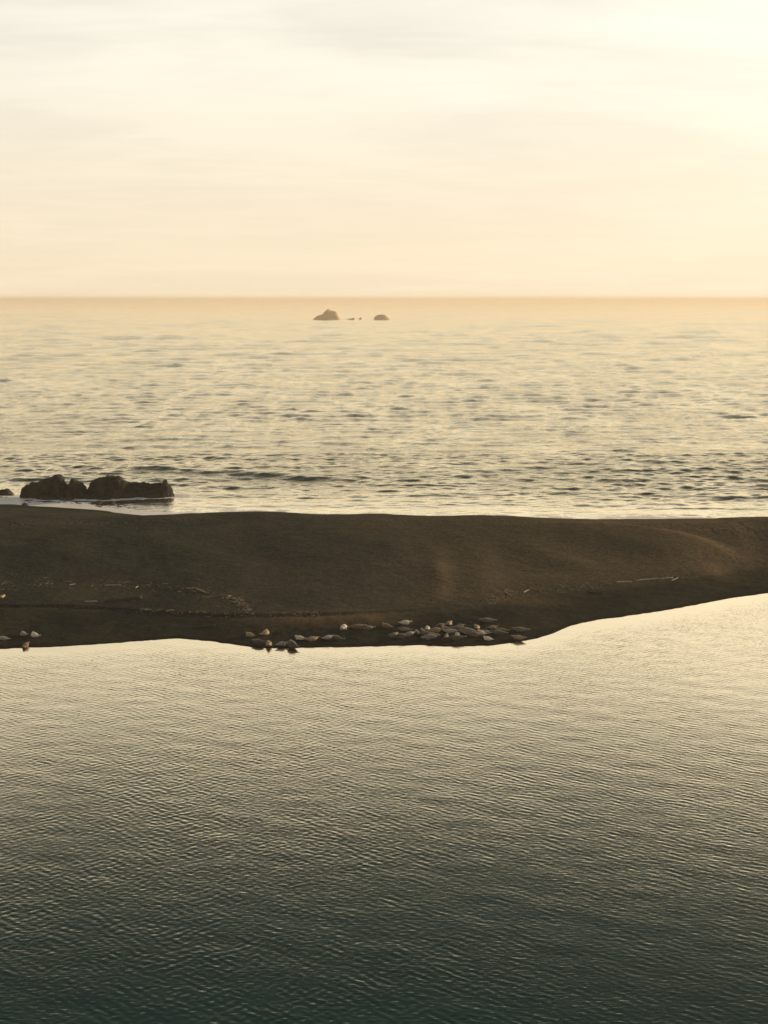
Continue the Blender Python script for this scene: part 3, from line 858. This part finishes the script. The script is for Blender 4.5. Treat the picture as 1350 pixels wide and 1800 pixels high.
me.polygons.foreach_set('use_smooth', np.ones(len(me.polygons), dtype=bool))
m_bird, g = new_mat('dark_feathers')
n_ = g.noise(g.n('ShaderNodeTexCoord').outputs['Object'], 9.0, 3.0)
g.n('ShaderNodeOutputMaterial', {0: g.n('ShaderNodeBsdfPrincipled', {'Base Color': g.mix(n_, (0.012, 0.010, 0.009, 1), (0.03, 0.025, 0.02, 1)), 'Roughness': 0.6})})
o = link('sea_bird', me, m_bird)
p = at_z(881.5, 808.5)
o.location = (p.x, p.y, 0.10)
o.rotation_euler = (0, 0, R(-8))
tag(o, 'dark water bird with a raised neck swimming on the open sea', 'bird')


# ------------------------------------------------------------------ driftwood
def wood_mat(name, a, b):
    mat, g = new_mat(name)
    tc = g.n('ShaderNodeTexCoord').outputs['Object']
    n = g.noise(g.scaled(tc, 1.2, 9, 9), 2.5, 5.0, 0.65)
    bmp = g.n('ShaderNodeBump', {'Strength': 0.7, 'Distance': 0.05, 'Height': n})
    pb = g.n('ShaderNodeBsdfPrincipled', {'Base Color': g.mix(g.ss(n, .3, .7), a, b), 'Roughness': 0.85, 'Normal': bmp.outputs[0]})
    g.n('ShaderNodeOutputMaterial', {0: pb})
    return mat


M_PALE = wood_mat('bleached_wood', (0.20, 0.16, 0.11, 1), (0.42, 0.36, 0.27, 1))
M_DARK = wood_mat('dark_wood', (0.018, 0.015, 0.011, 1), (0.040, 0.033, 0.024, 1))
M_WARM = wood_mat('tawny_wood', (0.28, 0.17, 0.08, 1), (0.50, 0.36, 0.20, 1))


def tube(bm, pts, rad, n=8, seed=0):
    rings = []
    rr = random.Random(seed)
    for i, p in enumerate(pts):
        t = (pts[min(i + 1, len(pts) - 1)] - pts[max(i - 1, 0)]).normalized()
        s = t.cross(Vector((0, 0, 1)))
        s = s.normalized() if s.length > 1e-3 else Vector((1, 0, 0))
        u = s.cross(t)
        rings.append([bm.verts.new(p + (s * math.cos(a) + u * math.sin(a)) * rad[i] * (1 + rr.uniform(-.14, .14)))
                      for a in np.linspace(0, 2 * math.pi, n, endpoint=False)])
    for a_, b_ in zip(rings, rings[1:]):
        for j in range(n):
            bm.faces.new((a_[j], a_[(j + 1) % n], b_[(j + 1) % n], b_[j]))
    bm.faces.new(rings[0][::-1]); bm.faces.new(rings[-1])


def make_log(p0, p1, r0, r1, mat, label, seed, stubs=1, wig=0.08, name='driftwood_log'):
    rr = random.Random(seed)
    a, b = on_beach(*p0), on_beach(*p1)
    n = 14
    pts, rad = [], []
    L = (b - a).length
    w1, w2 = rr.uniform(0, 6), rr.uniform(0, 6)
    side = (b - a).cross(Vector((0, 0, 1))).normalized()
    for i in range(n):
        t = i / (n - 1)
        p = a.lerp(b, t) + side * (wig * L * 0.35 * (math.sin(t * 3.1 + w1) - math.sin(w1)) * math.sin(t * math.pi))
        r = r0 + (r1 - r0) * t
        r *= 0.9 + 0.2 * rr.random()
        if i in (0, n - 1):
            r *= 0.75
        p.z = h1(p.x, p.y) + r * 0.55
        pts.append(p - a); rad.append(r)
    bm = bmesh.new()
    tube(bm, pts, rad, 9, seed)
    me = bpy.data.meshes.new('trunk'); bm.to_mesh(me); bm.free()
    me.polygons.foreach_set('use_smooth', np.ones(len(me.polygons), dtype=bool))
    o = link(name, me, mat)
    o.location = a
    tag(o, label, 'driftwood', 'driftwood stranded on the beach')
    for k in range(stubs):
        t = rr.uniform(.15, .85); i = int(t * (n - 1))
        d = ((pts[-1] - pts[0]).normalized() * rr.choice((-1, 1)) + side * rr.uniform(-1, 1) + Vector((0, 0, rr.uniform(.3, .9)))).normalized()
        ln = rr.uniform(.25, .7) * min(1.0, L * 0.25)
        bm = bmesh.new()
        tube(bm, [pts[i] + d * ln * q for q in (0, .35, .7, 1)], [rad[i] * f for f in (.5, .42, .32, .18)], 6, seed + k)
        m2 = bpy.data.meshes.new('branch_stub'); bm.to_mesh(m2); bm.free()
        link('branch_stub', m2, mat, o)
    return o


LOGS = [
    ((1117, 1021.5), (1183, 1015.5), .11, .07, M_PALE, 'long straight bleached log lying along the drift line at right', 2),
    ((1084, 1024.5), (1111, 1023.5), .12, .09, M_PALE, 'short thick bleached log just left of the long straight one', 2),
    ((1033, 1041.5), (1058, 1043.5), .13, .08, M_DARK, 'dark branch lying below the drift line near the short bleached log', 2),
    ((184, 1058.5), (249, 1052.0), .17, .26, M_DARK, 'big dark log thickening to the right on the left sand shelf', 2),
    ((130, 1070.5), (147, 1067.5), .10, .15, M_DARK, 'short dark log right under the wrack line at left', 1),
    ((149, 1058), (171, 1058), .09, .08, M_PALE, 'straight pale pole lying level above the short dark log', 0),
    ((122, 1029), (133, 1027), .09, .06, M_PALE, 'short pale curved stick highest up on the left sand', 1),
    ((184, 1029.5), (213, 1029), .08, .06, M_PALE, 'thin greyish pole in the upper drift line at left', 1),
    ((238, 1034), (243, 1031), .09, .06, M_PALE, 'stubby pale branch standing aslant in the upper drift line at left', 2),
    ((328, 1035), (344, 1034), .08, .06, M_PALE, 'pale stick where the upper drift line starts to bend down', 1),
    ((346, 1036), (362, 1042), .09, .07, M_WARM, 'tawny stick leading down the bend of the drift line', 1),
    ((400, 1050), (406, 1047), .08, .05, M_PALE, 'short forked pale stick on the bend of the drift line', 2),
    ((338, 1105), (378, 1100), .07, .10, M_DARK, 'thin dark branch on the low sand above the left water bay', 2),
    ((890, 1043), (899, 1048), .09, .06, M_PALE, 'crooked pale branch in the drift line above the rightmost seals', 2),
    ((920, 1042), (930, 1037), .10, .06, M_PALE, 'upright tangled pale branch in the drift line, right of the crooked one', 3),
    ((50, 995.5), (62, 995), .06, .05, M_DARK, 'small dark stick alone on the upper dune slope at left', 1),
    ((1180, 1021), (1192, 1016), .08, .06, M_PALE, 'small forked piece of driftwood at the right tip of the long log', 2),
    ((272, 1048), (288, 1048), .10, .08, M_DARK, 'dark short log right of the big dark log on the left shelf', 1),
]
for i, (a, b, r0, r1, m_, lb, st) in enumerate(LOGS):
    make_log(a, b, r0, r1, m_, lb, 300 + i, st)
o = make_log((1, 1052), (7, 1047), .20, .13, M_WARM, 'sunlit golden stump of driftwood at the left edge of the beach', 350, 3, 0.2, 'driftwood_stump')

# loose litter of twigs along the drift lines: too many and too small to count
LINES = [([(0, 1026), (60, 1027), (130, 1027), (210, 1029), (280, 1033), (335, 1035), (362, 1044), (400, 1049), (420, 1058), (436, 1066), (430, 1079)], 420, 0.9),
         ([(240, 1073), (300, 1077), (380, 1080), (440, 1081), (520, 1079), (560, 1078)], 200, 0.3),
         ([(858, 1060), (870, 1052), (890, 1046), (905, 1041), (960, 1038), (1020, 1032), (1085, 1025)], 260, 0.5),
         ([(1110, 1022), (1200, 1013), (1230, 1009)], 60, 0.4), ([(400, 1049), (420, 1058), (436, 1066), (430, 1079)], 160, 0.35)]
for mt, share, sd, nm in ((M_PALE, 0.5, 1, 'pale'), (M_WARM, 0.25, 2, 'tawny'), (M_DARK, 0.45, 3, 'dark')):
    rr = random.Random(sd)
    bm = bmesh.new()
    for pts, cnt, wdt in LINES:
        W = [on_beach(*p) for p in pts]
        for k in range(int(cnt * share * 0.7)):
            q = rr.random() * (len(W) - 1); i = int(q)
            p = W[i].lerp(W[i + 1], q - i)
            p.x += rr.gauss(0, wdt); p.y += rr.gauss(0, wdt * 1.2)
            L = rr.uniform(.12, .46) * rr.choice((.6, 1, 1, 2.2)); a = rr.uniform(0, 6.28); r_ = rr.uniform(.010, .030)
            d = Vector((math.cos(a), math.sin(a), rr.uniform(-.1, .35))) * L * .5
            c = Vector((p.x, p.y, h1(p.x, p.y) + r_ + abs(d.z)))
            tube(bm, [c - d, c + Vector((rr.uniform(-.04, .04), rr.uniform(-.04, .04), 0)), c + d], [r_, r_, r_ * .6], 5, k)
    me = bpy.data.meshes.new('drift_litter'); bm.to_mesh(me); bm.free()
    o = link('drift_litter', me, mt)
    o['kind'] = 'stuff'; o['label'] = nm + ' twigs scattered along the drift lines'; o['category'] = 'twigs'

# ------------------------------------------------------------------ haze: warm sea air round everything
bm = bmesh.new()
bmesh.ops.create_cube(bm, size=1.0)
for v in bm.verts:
    v.co = Vector((v.co.x * 190000.0, -2000.0 if v.co.y < 0 else 32000.0, -3.5 if v.co.z < 0 else 43.5))
me = bpy.data.meshes.new('haze'); bm.to_mesh(me); bm.free()
mat, g = new_mat('sea_haze')
pv = g.n('ShaderNodeVolumePrincipled', {'Color': (1.0, 0.91, 0.76, 1), 'Density': 0.00014, 'Anisotropy': 0.18})
g.nt.links.new(pv.outputs[0], g.n('ShaderNodeOutputMaterial').inputs['Volume'])
haze = link('haze', me, mat)
haze['kind'] = 'stuff'; haze['label'] = 'warm golden sea haze thickening towards the horizon'; haze['category'] = 'haze'
